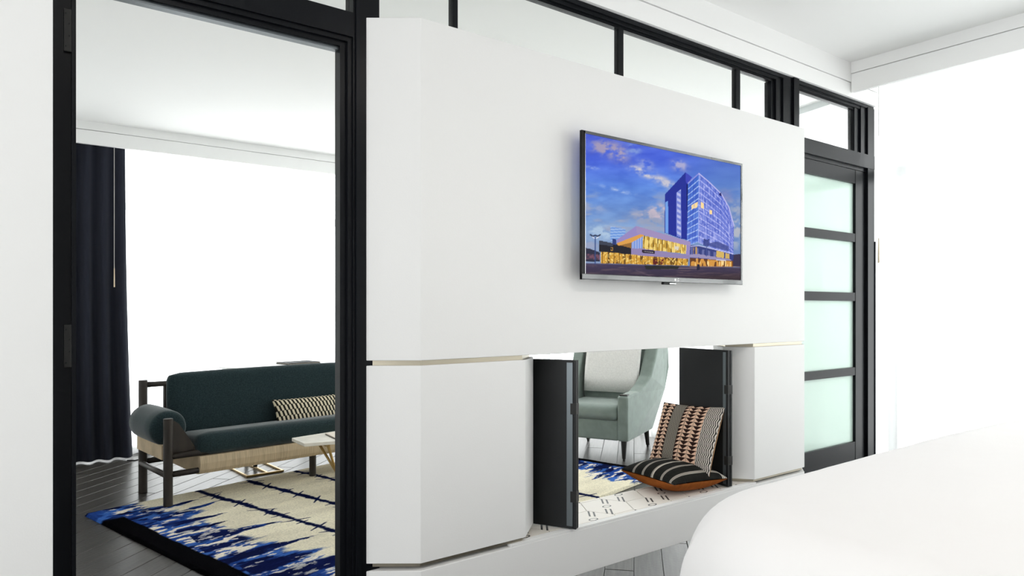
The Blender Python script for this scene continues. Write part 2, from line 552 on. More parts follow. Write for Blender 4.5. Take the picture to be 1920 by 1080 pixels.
# --- glazed sliding door at right
d2 = empty('door_2', 4.2, YP + 0.03, 0)
struct(d2, 'black framed sliding door with four frosted panes', 'door')
Y0, Y1 = YP + 0.014, YP + 0.055
pw('stile', box(4.488, 4.612, Y0, Y1, 0.012, 2.202), 'frame_black', d2)
pw('stile', box(3.782, 3.83, Y0, Y1, 0.012, 2.202), 'frame_black', d2)
rails = [(0.012, 0.442), (0.873, 0.924), (1.354, 1.408), (1.737, 1.791), (2.116, 2.202)]
for z0, z1 in rails:
    pw('rail', box(3.83, 4.488, Y0 + 0.002, Y1 - 0.002, z0, z1), 'frame_black', d2)
for i in range(4):
    pw('pane', box(3.83, 4.488, Y0 + 0.018, Y0 + 0.026, rails[i][1], rails[i + 1][0]), 'frosted_glass', d2)

# --- white divider with the see-through opening
wc = empty('wall_center', 2.43, 2.25, 0)
struct(wc, 'white freestanding divider wall with chamfered ends and see-through opening', 'wall')
LX, RX = 1.203, 3.662
full = [(LX, D), (RX, D), (3.830, 2.25), (RX, YB), (LX, YB), (1.033, 2.25)]
def inset(p, k):
    c = (sum(q[0] for q in p) / len(p), sum(q[1] for q in p) / len(p))
    n = len(p); out = []
    for i in range(n):
        a, b, d = p[i - 1], p[i], p[(i + 1) % n]
        def nrm(s, e):
            vx, vy = e[0] - s[0], e[1] - s[1]; l = math.hypot(vx, vy); return (-vy / l, vx / l)
        n1, n2 = nrm(a, b), nrm(b, d)
        m = (n1[0] + n2[0], n1[1] + n2[1]); s = k / (1 + n1[0] * n2[0] + n1[1] * n2[1])
        out.append((b[0] + m[0] * s, b[1] + m[1] * s))
    return out
def wprism(name, poly, z0, z1, m, bev=0.0015):
    return pw(name, bevel_vf(prism(poly, z0, z1), bev, 1) if bev else prism(poly, z0, z1), m, wc)
wprism('upper_panel', full, 1.121, 2.318, 'wall_paint')
left_p = [(LX, D), (1.667, D), (1.803, 2.245), (1.667, YB), (LX, YB), (1.033, 2.25)]
right_p = [(3.186, D), (RX, D), (3.830, 2.25), (RX, YB), (3.186, YB), (3.085, 2.245)]
for p in (left_p, right_p):
    wprism('lower_panel', p, 0.412, 1.103, 'wall_paint')
    wprism('reveal_strip', inset(p, 0.014), 1.103, 1.121, 'bronze', 0)
    wprism('reveal_strip', inset(p, 0.014), 0.397, 0.412, 'bronze', 0)
wprism('ledge', [(LX, D), (RX, D), (3.830, 2.25), (RX, 2.405), (LX, 2.405), (1.033, 2.25)], 0.202, 0.386, 'wall_paint')
# ledge top: white front strip, then hexagonal cement tiles
pw('ledge_lip', bbox(1.60, 3.20, D + 0.0005, D + 0.030, 0.386, 0.397, 0.001), 'wall_paint', wc)
pw('grout', box(1.62, 3.18, D + 0.032, 2.4045, 0.3862, 0.3905), 'grout', wc)
HS = 0.125
hexp = [(HS * math.cos(math.radians(60 * k)), HS * math.sin(math.radians(60 * k))) for k in range(6)]
tile_mesh = None
for i in range(-1, 13):
    for j in range(-1, 3):
        cx = 1.70 + i * HS * 1.5
        cy = 2.20 + (j + 0.5 * (i % 2)) * HS * math.sqrt(3) - 0.03
        poly = [(cx + p[0] * 0.985, cy + p[1] * 0.985) for p in hexp]
        for h in ((-1, 0, -1.62), (1, 0, 3.18), (0, -1, -(D + 0.032)), (0, 1, 2.403)):
            poly = clip(poly, *h)
            if len(poly) < 3: break
        if len(poly) < 3: continue
        o = obj('tile', prism([(p[0] - cx, p[1] - cy) for p in poly], 0, 0.0105), 'cement_tile', wc)
        o.location = (cx - 2.43, cy - 2.25, 0.386)

# ================================================================== THINGS
# --- folding shutters in the opening
def shutter(near, far, label, side):
    n, f = Vector((*near, 0)), Vector((*far, 0))
    d = f - n; L = d.length
    r = empty('folding_shutter', n.x, n.y, 0.4, math.atan2(d.y, d.x))
    tag(r, label, 'shutter', 'black folding shutters in the divider opening')
    H = 0.697
    obj('leaf', bbox(0.012, L, -0.013, 0.0005, 0.001, H - 0.006, 0.0015), 'shutter_black', r)
    obj('leaf', bbox(0.012, L, 0.0035, 0.017, 0.001, H - 0.006, 0.0015), 'shutter_black', r)
    obj('edge_strip', bbox(0.0, 0.0115, -0.014, -0.001, 0.001, H - 0.006, 0.001), 'shutter_black', r)
    obj('edge_strip', bbox(0.0, 0.0115, 0.004, 0.018, 0.001, H - 0.006, 0.001), 'shutter_black', r)
    sg = side
    obj('edge_trim', bbox(0.014, 0.014 + sg, 0.0165, 0.0185, 0.012, H - 0.015, 0.0005), 'aluminium', r)
    for z in (0.11, 0.47):
        obj('hinge', bbox(-0.0015, 0.024, -0.0155, 0.0195, z, z + 0.045, 0.001), 'hinge_metal', r)
    return r
shutter((1.927, 2.110), (1.775, 2.395), 'folded black shutter beside the wider left block of the divider', 0.026)
shutter((3.000, 2.140), (3.028, 2.475), 'folded black shutter standing behind the two cushions', 0.018)

# --- television
tv = empty('television', 2.447, 2.064, 1.423)
tag(tv, 'flat black television mounted on the white divider showing a hotel at dusk', 'television')
TX0, TX1, TZ0, TZ1 = 1.907, 2.990, 1.421, 2.024
bz = 0.0115
pw('back_shell', bbox(TX0 + 0.05, TX1 - 0.05, 2.074, 2.105, TZ0 + 0.03, TZ1 - 0.03, 0.006), 'tv_black', tv)
pw('bezel', join(box(TX1 - bz, TX1, 2.062, 2.074, TZ0, TZ1), box(TX0 + bz, TX1 - bz, 2.062, 2.074, TZ1 - bz, TZ1)), 'tv_gloss', tv)
pw('side_bezel', box(TX0, TX0 + bz + 0.008, 2.062, 2.074, TZ0, TZ1), 'tv_black', tv)
lbz = pw('lower_bezel', bbox(TX0, TX1, 2.060, 2.074, TZ0, TZ0 + 0.024, 0.003), 'tv_gloss', tv)
pw('trim_line', box(TX0 + bz + 0.008, TX0 + bz + 0.0105, 2.063, 2.074, TZ0 + 0.024, TZ1 - bz), 'tv_chrome', tv)
rcv = pw('receiver', join(bbox(2.405, 2.485, 2.064, 2.080, TZ0 - 0.010, TZ0 + 0.001, 0.003)), 'tv_black', tv)
pw('receiver_light', bbox(2.445, 2.487, 2.0625, 2.066, TZ0 - 0.008, TZ0 - 0.002, 0.001), 'tv_chrome', tv).parent = rcv
pw('wall_bracket', bbox(2.30, 2.60, 2.105, D, 1.60, 1.85, 0.003), 'tv_black', tv)
# maker's mark on the lower bezel
fc = bpy.data.curves.new('mark', 'FONT')
fc.body = 'LG'
fc.size = 0.016
fc.align_x = 'CENTER'
fo = bpy.data.objects.new('mark_tmp', fc)
C.objects.link(fo)
bpy.context.view_layer.update()
fm = bpy.data.meshes.new_from_object(fo.evaluated_get(bpy.context.evaluated_depsgraph_get()))
bpy.data.objects.remove(fo)
lg = link('logo', fm, 'logo_white', lbz)
lg.location = (2.495 - 2.447, 2.0594 - 2.064, TZ0 + 0.007 - 1.423)
lg.rotation_euler = (math.pi / 2, 0, 0)
dk = pw('logo_disc', xf(tube((2.478, 2.0600, TZ0 + 0.0125), (2.478, 2.0592, TZ0 + 0.0125), 0.0058, n=20), loc(0, 0, 0)), 'logo_white', tv)
dk.parent = lbz

# picture on the screen, painted in the flat frame of the picture
NU, NV = 420, 236
SX0, SX1, SZ0, SZ1 = TX0 + bz + 0.0105, TX1 - bz, TZ0 + 0.024, TZ1 - bz
uu, vv = np.meshgrid(np.linspace(0, 1, NU), np.linspace(0, 1, NV))   # v downwards
# the picture is drawn on a 4-point sheet (sketch coordinates) mapped onto the flat screen
src = [(0, 0), (1, 0), (1, 1), (0, 1)]
dst = [(122, 102), (1050, 290), (1062, 972), (135, 940)]
Am, bv = [], []
for (a, b), (x, y) in zip(src, dst):
    Am += [[a, b, 1, 0, 0, 0, -a * x, -b * x], [0, 0, 0, a, b, 1, -a * y, -b * y]]; bv += [x, y]
Hm = np.append(np.linalg.solve(np.array(Am, float), np.array(bv, float)), 1).reshape(3, 3)
qq = np.einsum('ij,jvu->ivu', Hm, np.stack([uu, vv, np.ones_like(uu)]))
X, Yy = qq[0] / qq[2], qq[1] / qq[2]
IM = np.zeros((NV, NU, 3))
def lay(mask, c):
    global IM
    m = np.clip(mask, 0, 1)[..., None]
    c = np.asarray(c, float)
    IM = IM * (1 - m) + (c if c.ndim == 3 else c[None, None]) * m
def poly(pts):
    inside = np.zeros(X.shape, bool)
    n = len(pts)
    for i in range(n):
        (x1, y1), (x2, y2) = pts[i], pts[(i + 1) % n]
        cnd = (y1 > Yy) != (y2 > Yy)
        with np.errstate(divide='ignore', invalid='ignore'):
            xi = (x2 - x1) * (Yy - y1) / (y2 - y1 + 1e-9) + x1
        inside ^= cnd & (X < xi)
    return inside.astype(float)
def line(pts, wd):
    m = np.zeros(X.shape)
    for (x1, y1), (x2, y2) in zip(pts[:-1], pts[1:]):
        L2 = (x2 - x1) ** 2 + (y2 - y1) ** 2
        t = np.clip(((X - x1) * (x2 - x1) + (Yy - y1) * (y2 - y1)) / L2, 0, 1)
        dd = np.hypot(X - x1 - t * (x2 - x1), Yy - y1 - t * (y2 - y1))
        m = np.maximum(m, np.clip(1.2 - dd / wd, 0, 1))
    return m
def blob(cx, cy, sx, sy, ang=0, tex=1.0):
    a = math.radians(ang)
    dx, dy = X - cx, Yy - cy
    p = (dx * math.cos(a) + dy * math.sin(a)) / sx; q = (-dx * math.sin(a) + dy * math.cos(a)) / sy
    return np.exp(-(p * p + q * q)) * (1 - tex + tex * 1.6 * sstep(0.25, 0.75, fbm(X / 38 + cx, Yy / 26 + cy)))
ys = [100, 260, 420, 560, 700, 830]
cs = np.array([(70, 92, 214), (66, 96, 220), (88, 134, 224), (98, 138, 206), (126, 158, 204), (128, 150, 190)], float)
for k in range(3):
    IM[..., k] = np.interp(Yy, ys, cs[:, k])
IM += (fbm(X / 120, Yy / 45)[..., None] - 0.5) * np.array([40, 46, 36])
lay(sstep(560, 1000, X) * 0.55, (84, 118, 186))
lay(0.9 * sstep(0.50, 0.72, fbm(X / 150 + 3, Yy / 48 + 8)) * sstep(380, 560, Yy), (150, 160, 190))
for b, c, k in [((255, 190, 95, 42, 15), (158, 148, 182), 1.0), ((320, 215, 60, 40, 40), (176, 160, 180), 0.9), ((410, 195, 45, 40, 30), (138, 165, 218), .7),
             ((470, 330, 90, 22, 22), (206, 200, 208), 1.0), ((590, 385, 80, 24, 25), (204, 198, 206), .9), ((490, 285, 45, 26, 20), (160, 168, 214), .8),
             ((690, 290, 45, 30, 20), (186, 178, 204), .8), ((560, 575, 95, 46, -8), (194, 180, 196), 1.0), ((520, 620, 110, 40, 5), (150, 156, 180), .8),
             ((330, 440, 95, 9, 14), (176, 194, 232), .9), ((165, 305, 40, 9, 8), (150, 172, 230), .8), ((190, 550, 60, 26, 10), (140, 160, 205), .8), ((230, 690, 90, 40, 0), (176, 200, 224), .8),
             ((1035, 650, 40, 120, 0), (178, 182, 192), .9), ((1030, 540, 40, 50, 0), (150, 160, 190), .6), ((960, 480, 40, 40, 0), (150, 140, 186), .5)]:
    lay(k * np.clip(blob(*b), 0, 1), c)
# distant tower and houses
lay(poly([(283, 655), (372, 672), (372, 745), (283, 745)]) * 0.75, (92, 142, 224))
lay(poly([(283, 655), (372, 672), (372, 745), (283, 745)]) * (np.sin(Yy / 2.6 + X * .02) > 0.3) * 0.55, (190, 210, 240))
lay(poly([(134, 785), (165, 792), (222, 812), (222, 868), (134, 868)]), (46, 48, 68))
lay(poly([(134, 822), (222, 826), (222, 856), (134, 854)]) * (0.4 + 0.6 * (vnoise(X / 9, Yy / 14) > .45)), (112, 74, 92))
# tower slab
lay(poly([(605, 462), (725, 330), (765, 360), (740, 398), (748, 735), (700, 725), (606, 692)]), (34, 46, 152))
lay(poly([(725, 330), (765, 360), (738, 398), (728, 392)]), (58, 66, 186))
lay(poly([(609, 510), (624, 500), (629, 698), (612, 692)]), (106, 156, 232))
lay(poly([(672, 452), (700, 430), (707, 722), (678, 712)]), (112, 128, 214))
lay(poly([(676, 452), (698, 434), (704, 722), (681, 712)]) * (np.sin(Yy / 5.2 - X * .1) > 0.0), (176, 182, 232))
lay(poly([(733, 402), (746, 398), (757, 735), (741, 730)]), (18, 22, 84))
# glazed facades
s1 = (X - 740) / 66.0
top1 = 398 - 62 * s1; bot1 = 772 - 26 * s1
m1 = ((s1 > 0) & (s1 < 1) & (Yy > top1) & (Yy < bot1)).astype(float)
f1 = (Yy - top1) / (bot1 - top1)
lay(m1, np.stack([60 + 40 * f1, 104 + 30 * f1, 206 + 20 * f1], -1))
lay(m1 * 0.5 * (vnoise(s1 * 5, f1 * 22) > .55), (46, 74, 186))
lay(m1 * (np.abs(((f1 * 11) % 1) - 0.5) > 0.41), (164, 190, 246))
lay(m1 * (np.abs(((s1 * 4) % 1) - 0.5) > 0.43) * .7, (44, 70, 170))
s2 = (X - 806) / 212.0
top2 = np.interp(X, [806, 870, 940, 985, 1008, 1018], [336, 390, 458, 535, 612, 640]); bot2 = 748 + 92 * s2
m2 = ((s2 >= 0) & (s2 < 1) & (Yy > top2) & (Yy < bot2)).astype(float)
f2 = (Yy - top2) / (bot2 - top2)
lay(m2, np.stack([108 + 34 * f2 - 20 * s2, 128 + 26 * f2 - 20 * s2, 220 + 8 * f2 - 10 * s2], -1))
lay(m2 * 0.55 * (vnoise(s2 * 26, f2 * 22) > .58), (66, 86, 190))
lay(m2 * 0.6 * (vnoise(s2 * 30 + 7, f2 * 22 + 3) > .72), (186, 190, 246))
lay(m2 * (np.abs(((f2 * 11) % 1) - 0.5) > 0.42) * .9, (186, 190, 250))
lay(m2 * (np.abs(((s2 ** 0.85 * 13) % 1) - 0.5) > 0.42) * .55, (70, 84, 190))
lay(line([(806, 340), (808, 748)], 3), (150, 170, 240))
lay(line([(742, 394), (805, 337)], 5), (140, 140, 222))
lay(line([(805, 337), (870, 391), (940, 458), (985, 535), (1008, 612), (1018, 645)], 4), (196, 190, 240))
lay(poly([(925, 460), (938, 448), (943, 470), (935, 472)]), (34, 38, 110))
for p in ([(763, 528), (778, 518), (778, 544), (765, 552)], [(781, 516), (800, 506), (800, 538), (781, 546)], [(820, 505), (838, 516), (838, 548), (820, 542)], [(872, 552), (888, 558), (888, 582), (872, 578)]):
    lay(poly(p), (250, 216, 150))
# podium right
lay(poly([(757, 765), (810, 768), (1020, 820), (1018, 862), (760, 840)]), (52, 62, 128))
lay(poly([(765, 775), (1000, 826), (1000, 848), (765, 826)]) * (np.sin(X / 5.5) > 0.3) * .6, (128, 132, 186))
lay(poly([(780, 776), (808, 778), (808, 824), (780, 820)]) * (np.sin(X / 3) > 0), (190, 150, 92))
lay(poly([(916, 796), (962, 806), (962, 842), (916, 834)]), (214, 178, 92))
lay(poly([(970, 810), (994, 816), (994, 846), (970, 842)]), (206, 170, 96))
lay(poly([(920, 742), (990, 770), (990, 800), (880, 772), (858, 756)]) * .8, (62, 72, 140))
lay(poly([(838, 726), (872, 738), (872, 772), (838, 768)]) * .8, (48, 58, 130))
lay(line([(764, 772), (812, 768), (1016, 814)], 3), (206, 206, 246))
lay(poly([(760, 820), (812, 818), (1006, 850), (1006, 862), (812, 840), (760, 838)]), (150, 140, 182))
lay(poly([(760, 840), (1018, 858), (1018, 895), (760, 893)]), (104, 62, 34))
lay(poly([(766, 842), (1010, 860), (1010, 892), (766, 890)]) * (vnoise(X / 11, Yy / 60) > .42), (214, 148, 62))
lay(poly([(766, 842), (1010, 860), (1010, 892), (766, 890)]) * (vnoise(X / 6 + 9, Yy / 30) > .72), (250, 214, 140))
lay(line([(918, 852), (972, 856)], 3), (226, 228, 240))
lay(poly([(1018, 820), (1062, 815), (1062, 895), (1018, 890)]) * .9, (52, 40, 62))
# low building: glowing rooms, lavender frame
lay(poly([(228, 808), (752, 842), (748, 888), (228, 878)]), (120, 82, 30))
lay(poly([(228, 808), (752, 842), (748, 888), (228, 878)]) * (vnoise(X / 12, Yy / 40) > .38), (208, 152, 52))
lay(poly([(228, 808), (752, 842), (748, 888), (228, 878)]) * (vnoise(X / 5 + 3, Yy / 7) > .70), (244, 206, 110))
lay(poly([(228, 808), (752, 842), (748, 888), (228, 878)]) * (np.abs(((X / 34) % 1) - .5) > .455), (52, 34, 20))
lay(poly([(217, 740), (322, 762), (408, 785), (408, 822), (217, 808)]), (36, 36, 44))
lay(poly([(217, 740), (300, 758), (300, 775), (217, 765)]), (60, 66, 82))
lay(poly([(296, 728), (318, 734), (318, 768), (296, 764)]), (44, 60, 120))
lay(line([(286, 784), (298, 784), (298, 800), (288, 800), (288, 794)], 2.2), (206, 150, 70))
lay(poly([(478, 708), (738, 765), (738, 818), (478, 790)]), (196, 152, 56))
lay(poly([(478, 708), (738, 765), (738, 818), (478, 790)]) * (vnoise(X / 9, Yy / 22) > .48), (240, 208, 112))
lay(poly([(478, 708), (738, 765), (738, 818), (478, 790)]) * (np.abs(((X / 27) % 1) - .5) > .45), (66, 46, 26))
lay(poly([(668, 770), (692, 775), (692, 795), (668, 792)]), (214, 206, 190))
lay(poly([(408, 752), (474, 714), (474, 790), (408, 790)]), (120, 150, 220))
lay(poly([(408, 752), (474, 714), (474, 790), (408, 790)]) * (np.abs(((X / 15) % 1) - .5) > .42), (206, 206, 226))
lay(poly([(322, 758), (410, 728), (410, 786), (322, 764)]), (150, 104, 50))
lay(poly([(320, 750), (470, 694), (482, 712), (410, 752), (330, 772)]), (222, 156, 70))
lay(poly([(320, 738), (437, 652), (762, 745), (757, 848), (735, 840), (738, 766), (478, 706), (466, 700), (322, 756)]), (146, 132, 192))
lay(poly([(437, 652), (762, 745), (762, 770), (478, 706), (440, 696)]), (156, 138, 186))
lay(poly([(408, 786), (478, 788), (757, 826), (757, 848), (470, 830), (408, 822)]), (142, 128, 176))
lay(poly([(474, 794), (550, 800), (550, 818), (474, 812)]), (42, 34, 50))
lay(line([(486, 804), (540, 810)], 2.5) * (0.6 + 0.4 * np.sin(X / 1.7)), (232, 230, 240))
# street
gm = sstep(872, 884, Yy - 0.02 * (X - 135))
lay(gm, np.stack([64 - 0.12 * (Yy - 880), 56 - 0.13 * (Yy - 880), 86 - 0.3 * (Yy - 880)], -1))
lay(gm * 0.6 * sstep(.5, .7, fbm(X / 90, Yy / 7)), (104, 84, 92))
lay(gm * 0.5 * sstep(640, 960, X) * sstep(915, 960, Yy), (58, 44, 44))
lay(line([(560, 905), (800, 902)], 3) * .8, (140, 122, 130))
lay(line([(760, 894), (1060, 892)], 3) * .7, (156, 128, 120))
lay(line([(440, 918), (560, 965)], 4) * .45, (116, 96, 112))
lay(poly([(488, 888), (700, 890), (690, 908), (500, 912)]) * .95, (40, 42, 42))
lay(poly([(540, 850), (566, 848), (570, 884), (540, 884)]) * (vnoise(X / 5, Yy / 5) > .4), (96, 36, 34))
lay(poly([(585, 848), (605, 848), (605, 884), (585, 884)]) * (vnoise(X / 5, Yy / 5) > .4), (110, 40, 34))
lay(poly([(803, 878), (818, 878), (820, 914), (801, 914)]), (38, 38, 60))
# street lamps
lay(line([(193, 722), (195, 880)], 4.5), (50, 72, 128))
lay(line([(164, 707), (178, 716), (193, 710), (208, 716), (222, 707)], 5), (26, 32, 58))
lay(line([(176, 720), (188, 728)], 3.5), (226, 226, 240))
lay(line([(200, 728), (212, 720)], 3.5), (226, 226, 240))
lay(line([(846, 730), (858, 740), (872, 730)], 4), (40, 52, 120))
lay(line([(858, 738), (858, 830)], 3), (72, 84, 150))
IM = IM * 0.93 + 0.07 * IM.mean(-1, keepdims=True) + 5
IM = np.clip(IM, 0, 255)
zz = SZ1 - vv * (SZ1 - SZ0)
xx = SX0 + uu * (SX1 - SX0)
Pm = np.stack([xx - 2.447, np.full_like(xx, 2.0665 - 2.064), zz - 1.423], -1)[::-1]
# screen light is set so that the picture shows at its own brightness under the exposure
sc = grid_obj('screen', Pm, linv(IM)[::-1], 'screen', tv)
MATS['screen'].node_tree.nodes['Principled BSDF'].inputs['Emission Strength'].default_value = 2 ** (-scene.view_settings.exposure)

# --- cushions (soft pads with printed covers)
def pillow(name, W, H, T, M, front, back, label, cat, seam=None, nu=150, nv=150, pinch=0.05):
    r = bpy.data.objects.new(name, None)
    C.objects.link(r)
    r.matrix_world = M
    r.empty_display_size = 0.05
    tag(r, label, cat)
    u, v = np.meshgrid(np.linspace(-1, 1, nu), np.linspace(-1, 1, nv))
    prof = np.clip((1 - np.abs(u) ** 2.6) * (1 - np.abs(v) ** 2.6), 0, 1) ** 0.55
    ex_ = 1 - pinch * (1 - v * v) * np.abs(u) ** 3
    ey_ = 1 - pinch * (1 - u * u) * np.abs(v) ** 3
    x = u * W / 2 * ex_; y = v * H / 2 * ey_
    wr = 0.004 * (fbm(u * 3 + 4, v * 3 + 2) - .5) * prof
    for nm, s, fn in (('front_cover', 1, front), ('back_cover', -1, back)):
        P = np.stack([x, y, s * (prof * T / 2 + wr + 0.002)], -1)
        c = fn(u, v)
        if s < 0:
            P = P[:, ::-1]; c = c[:, ::-1]
        grid_obj(nm, P, linv(c), 'cushion_print', r)
    return r

def pr_geo(u, v):
    """woven cushion: triangle bands, grey dashes, striped edge"""
    c = np.empty(u.shape + (3,)); c[:] = (206, 174, 150)
    su = (u + 1) / 2; sv = (v + 1) / 2
    def tri(a, b, ncol, nrow):
        m = (su >= a) & (su < b)
        p = (su - a) / (b - a) * ncol; q = sv * nrow
        k = np.floor(p).astype(int)
        fp, fq = p - k, (q % 1)
        dark = np.where(k % 2 == 0, fq > fp, fq > 1 - fp)
        dark = dark | (np.abs(fp - .5) > .46)
        c[m & dark] = (44, 28, 26)
        c[m & ~dark] = (226, 190, 164)
    tri(0.00, 0.27, 4, 17)
    m = (su >= .27) & (su < .45)
    st = (((su - .27) * 44) % 1 > .5) ^ ((np.floor(sv * 40) % 2) > 0)
    c[m & st] = (64, 62, 58); c[m & ~st] = (160, 152, 140)
    tri(0.45, 0.80, 5, 17)
    m = su >= .80
    st = ((su - .80) * 42 + 0.25 * np.sin(sv * 60)) % 1 > .5
    c[m & st] = (40, 38, 40); c[m & ~st] = (214, 206, 196)
    return c
def pr_tan(u, v):
    c = np.empty(u.shape + (3,)); c[:] = (204, 160, 120); return c
def pr_stripe(u, v):
    c = np.empty(u.shape + (3,)); c[:] = (34, 34, 32)
    c *= (0.85 + 0.3 * fbm(u * 8, v * 60))[..., None]
    su = (u + 1) / 2
    for k in (0.08, 0.25, 0.42, 0.59, 0.76):
        for d in (-0.014, 0, 0.014):
            c[np.abs(su - k - d) < 0.0042] = (196, 188, 176)
    for k in (-.82, -.88, -.94):
        c[np.abs(v - k) < .016] = (206, 200, 190)
    return c
def pr_leather(u, v):
    c = np.empty(u.shape + (3,)); c[:] = (150, 84, 38)
    return c * (0.85 + 0.3 * fbm(u * 6, v * 14))[..., None]
def pr_check(u, v):
    c = np.empty(u.shape + (3,)); c[:] = (216, 204, 178)
    p = (u + 1) * 9; q = (v + 1) * 2.6
    k = np.floor(q).astype(int)
    d = ((p + 0.25 * (q % 1) + 0.5 * (k % 2)) % 1) > .5
    c[d] = (36, 34, 30)
    c[(q % 1) > .93] = (60, 54, 46)
    return c

# striped cushion lying on the ledge
pillow('striped_cushion', 0.38, 0.38, 0.135, loc(2.785, 2.328, 0.397 + 0.064) @ rot(86, 'Z') @ rot(3, 'X'), pr_stripe, pr_leather,
       'black striped cushion with tan leather underside lying flat on the ledge', 'cushion')
# geometric cushion leaning against the right shutter; its face looks to -X
def frame(o, xa, ya):
    xa = Vector(xa).normalized(); ya = (Vector(ya) - xa * Vector(ya).dot(xa)).normalized(); za = xa.cross(ya)
    m = Matrix((xa, ya, za)).transposed().to_4x4(); m.translation = Vector(o); return m
pillow('geometric_cushion', 0.385, 0.36, 0.10, frame((2.903, 2.345, 0.632), (0.05, -1.0, 0.03), (0.42, 0.08, 0.90)), pr_geo, pr_tan,
       'woven black and pink triangle-patterned cushion leaning on the striped cushion', 'cushion', nu=260, nv=220)

# --- rug
RA = math.radians(13.5)
RC = (0.477, 5.096)
rx, ry = (math.cos(RA), math.sin(RA)), (-math.sin(RA), math.cos(RA))
RLX, RLY = 3.34, 2.30
rug = empty('rug', RC[0], RC[1], 0.0, RA)
tag(rug, 'cream and indigo blue patterned rug under the sofa and coffee table', 'rug')
NX, NY = 620, 430
gx, gy = np.meshgrid(np.linspace(0, RLX, NX), np.linspace(-RLY, 0, NY))
col = np.empty(gx.shape + (3,)); col[:] = (222, 214, 190)
col += (fbm(gx * 2, gy * 9 + 3)[..., None] - .5) * np.array([44, 44, 40])
def put(m, c):
    global col
    m = np.clip(m, 0, 1)[..., None]
    col = col * (1 - m) + np.asarray(c, float) * m
def wedge(x0, y0, x1, y1, w0, seed):
    """tapering brush stroke from a broad base to a fine tip"""
    L = math.hypot(x1 - x0, y1 - y0)
    ax, ay = (x1 - x0) / L, (y1 - y0) / L
    t = ((gx - x0) * ax + (gy - y0) * ay) / L
    q = -(gx - x0) * ay + (gy - y0) * ax + 0.022 * (fbm(gx * 9 + seed, gy * 9 + seed) - .5) * 2
    wd = w0 * np.clip(1 - t, 0, 1) ** 0.8 * (0.65 + 0.7 * fbm(t * 6 + seed, gy * 0 + seed))
    return sstep(1.15, 0.75, np.abs(q) / np.maximum(wd, 1e-4)) * ((t > -0.2) & (t < 1))
def indigo(dx, mirror, seed, strokes, reach):
    n1 = fbm(dx * 4.5 + seed, gy * 15 + seed, 5); n2 = fbm(dx * 12 + seed * 2, gy * 34, 4)
    edge = reach + 0.30 * (fbm(gy * 4.3 + seed, dx * 1.2 + seed, 3) - .5) * 2
    blue = sstep(-.03, .05, edge - dx + 0.40 * (n1 - .5))
    sp = np.zeros(gx.shape)
    for k, (a, b, c, d, w_) in enumerate(strokes):
        a, c = (RLX - a, RLX - c) if mirror else (a, c)
        sp = np.maximum(sp, wedge(a, b, c, d, w_, seed + k))
    holes = sstep(.545, .585, n1 * .55 + n2 * .45) * sstep(.07, .13, dx)
    m = np.maximum(blue * (1 - holes), sp * (1 - 0.85 * sstep(.60, .64, n2)))
    put(blue * holes * .5, (226, 216, 208))
    put(m, (36, 64, 130))
    put(m * sstep(.50, .40, n1) * .95, (15, 21, 52))
    put(m * sp * sstep(.40, .52, fbm(dx * 3 + 2, gy * 10)) * .9, (17, 24, 62))
    put(m * (1 - sp) * sstep(.53, .64, fbm(dx * 8 + 4, gy * 20 + seed)) * .85, (62, 104, 178))
indigo(gx, False, 2.0, [(0.30, -0.47, 0.72, -0.37, 0.045), (0.26, -0.66, 0.58, -0.69, 0.05), (0.28, -1.03, 0.70, -1.11, 0.075), (0.22, -1.46, 0.69, -1.49, 0.06),
                        (0.20, -1.68, 0.50, -1.72, 0.09), (0.20, -1.92, 0.95, -1.84, 0.10), (0.30, -0.27, 0.62, -0.24, 0.05), (0.24, -0.84, 0.50, -0.86, 0.05), (0.2, -1.24, .5, -1.28, .05)], 0.44)
indigo(RLX - gx, True, 9.0, [(0.20, -0.35, 0.60, -0.40, 0.06), (0.2, -0.8, 0.7, -0.85, 0.07), (0.2, -1.25, 0.66, -1.3, 0.07), (0.2, -1.62, 0.52, -1.66, 0.06), (0.2, -1.95, 0.60, -2.0, 0.05)], 0.48)
# barbed dark lines across the field
for k, (lx, sl) in enumerate(((0.715, 0.045), (1.09, 0.045), (1.50, 0.04), (1.90, 0.03), (2.32, 0.02))):
    lx = lx + sl * (-gy)
    wv = 0.020 * (fbm(gy * 3 + k * 5, gx * 0 + 2) - .5) * 2
    dl = np.abs(gx - lx - wv)
    put(sstep(.030, .013, dl + 0.016 * (fbm(gy * 26 + k, gx * 8) - .5) * 2), (16, 22, 54))
    for b in range(19):
        yb = -0.06 - b * 0.118 - 0.03 * math.sin(b * 2.3 + k)
        lb = 0.04 + 0.055 * abs(math.sin(b * 1.9 + k * 1.1))
        th = 0.35 * math.sin(b * 3.7 + k) + (0.35 if b % 3 else -.6)
        ddx, ddy = gx - lx - wv, gy - yb
        aa = ddx * math.cos(th) + ddy * math.sin(th); bb = -ddx * math.sin(th) + ddy * math.cos(th)
        put(sstep(.013, .006, np.abs(bb) + .006 * np.abs(aa) / lb) * (np.abs(aa) < lb), (17, 25, 60))
# black borders of the two short ends
bk = 0.128 + 0.03 * (fbm(gy * 5, gx * 3) - .5)
put(sstep(.0, .012, bk - gx) * sstep(-0.24, -0.30, gy), (13, 13, 15))
put(sstep(.0, .012, bk * .7 - (RLX - gx)), (13, 13, 15))
Pz = 0.020 + 0.004 * (fbm(gx * 25, gy * 25) - .5)
ed = np.minimum(np.minimum(gx, RLX - gx), np.minimum(-gy, RLY + gy))
Pz = Pz * np.clip(ed / 0.012, 0.1, 1)
grid_obj('pile', np.stack([gx, gy, Pz], -1), linv(np.clip(col, 0, 255)), 'rug_pile', rug)
obj('backing', box(0.004, RLX - 0.004, -RLY + 0.004, -0.004, 0.0005, 0.0045), 'rug_edge', rug)

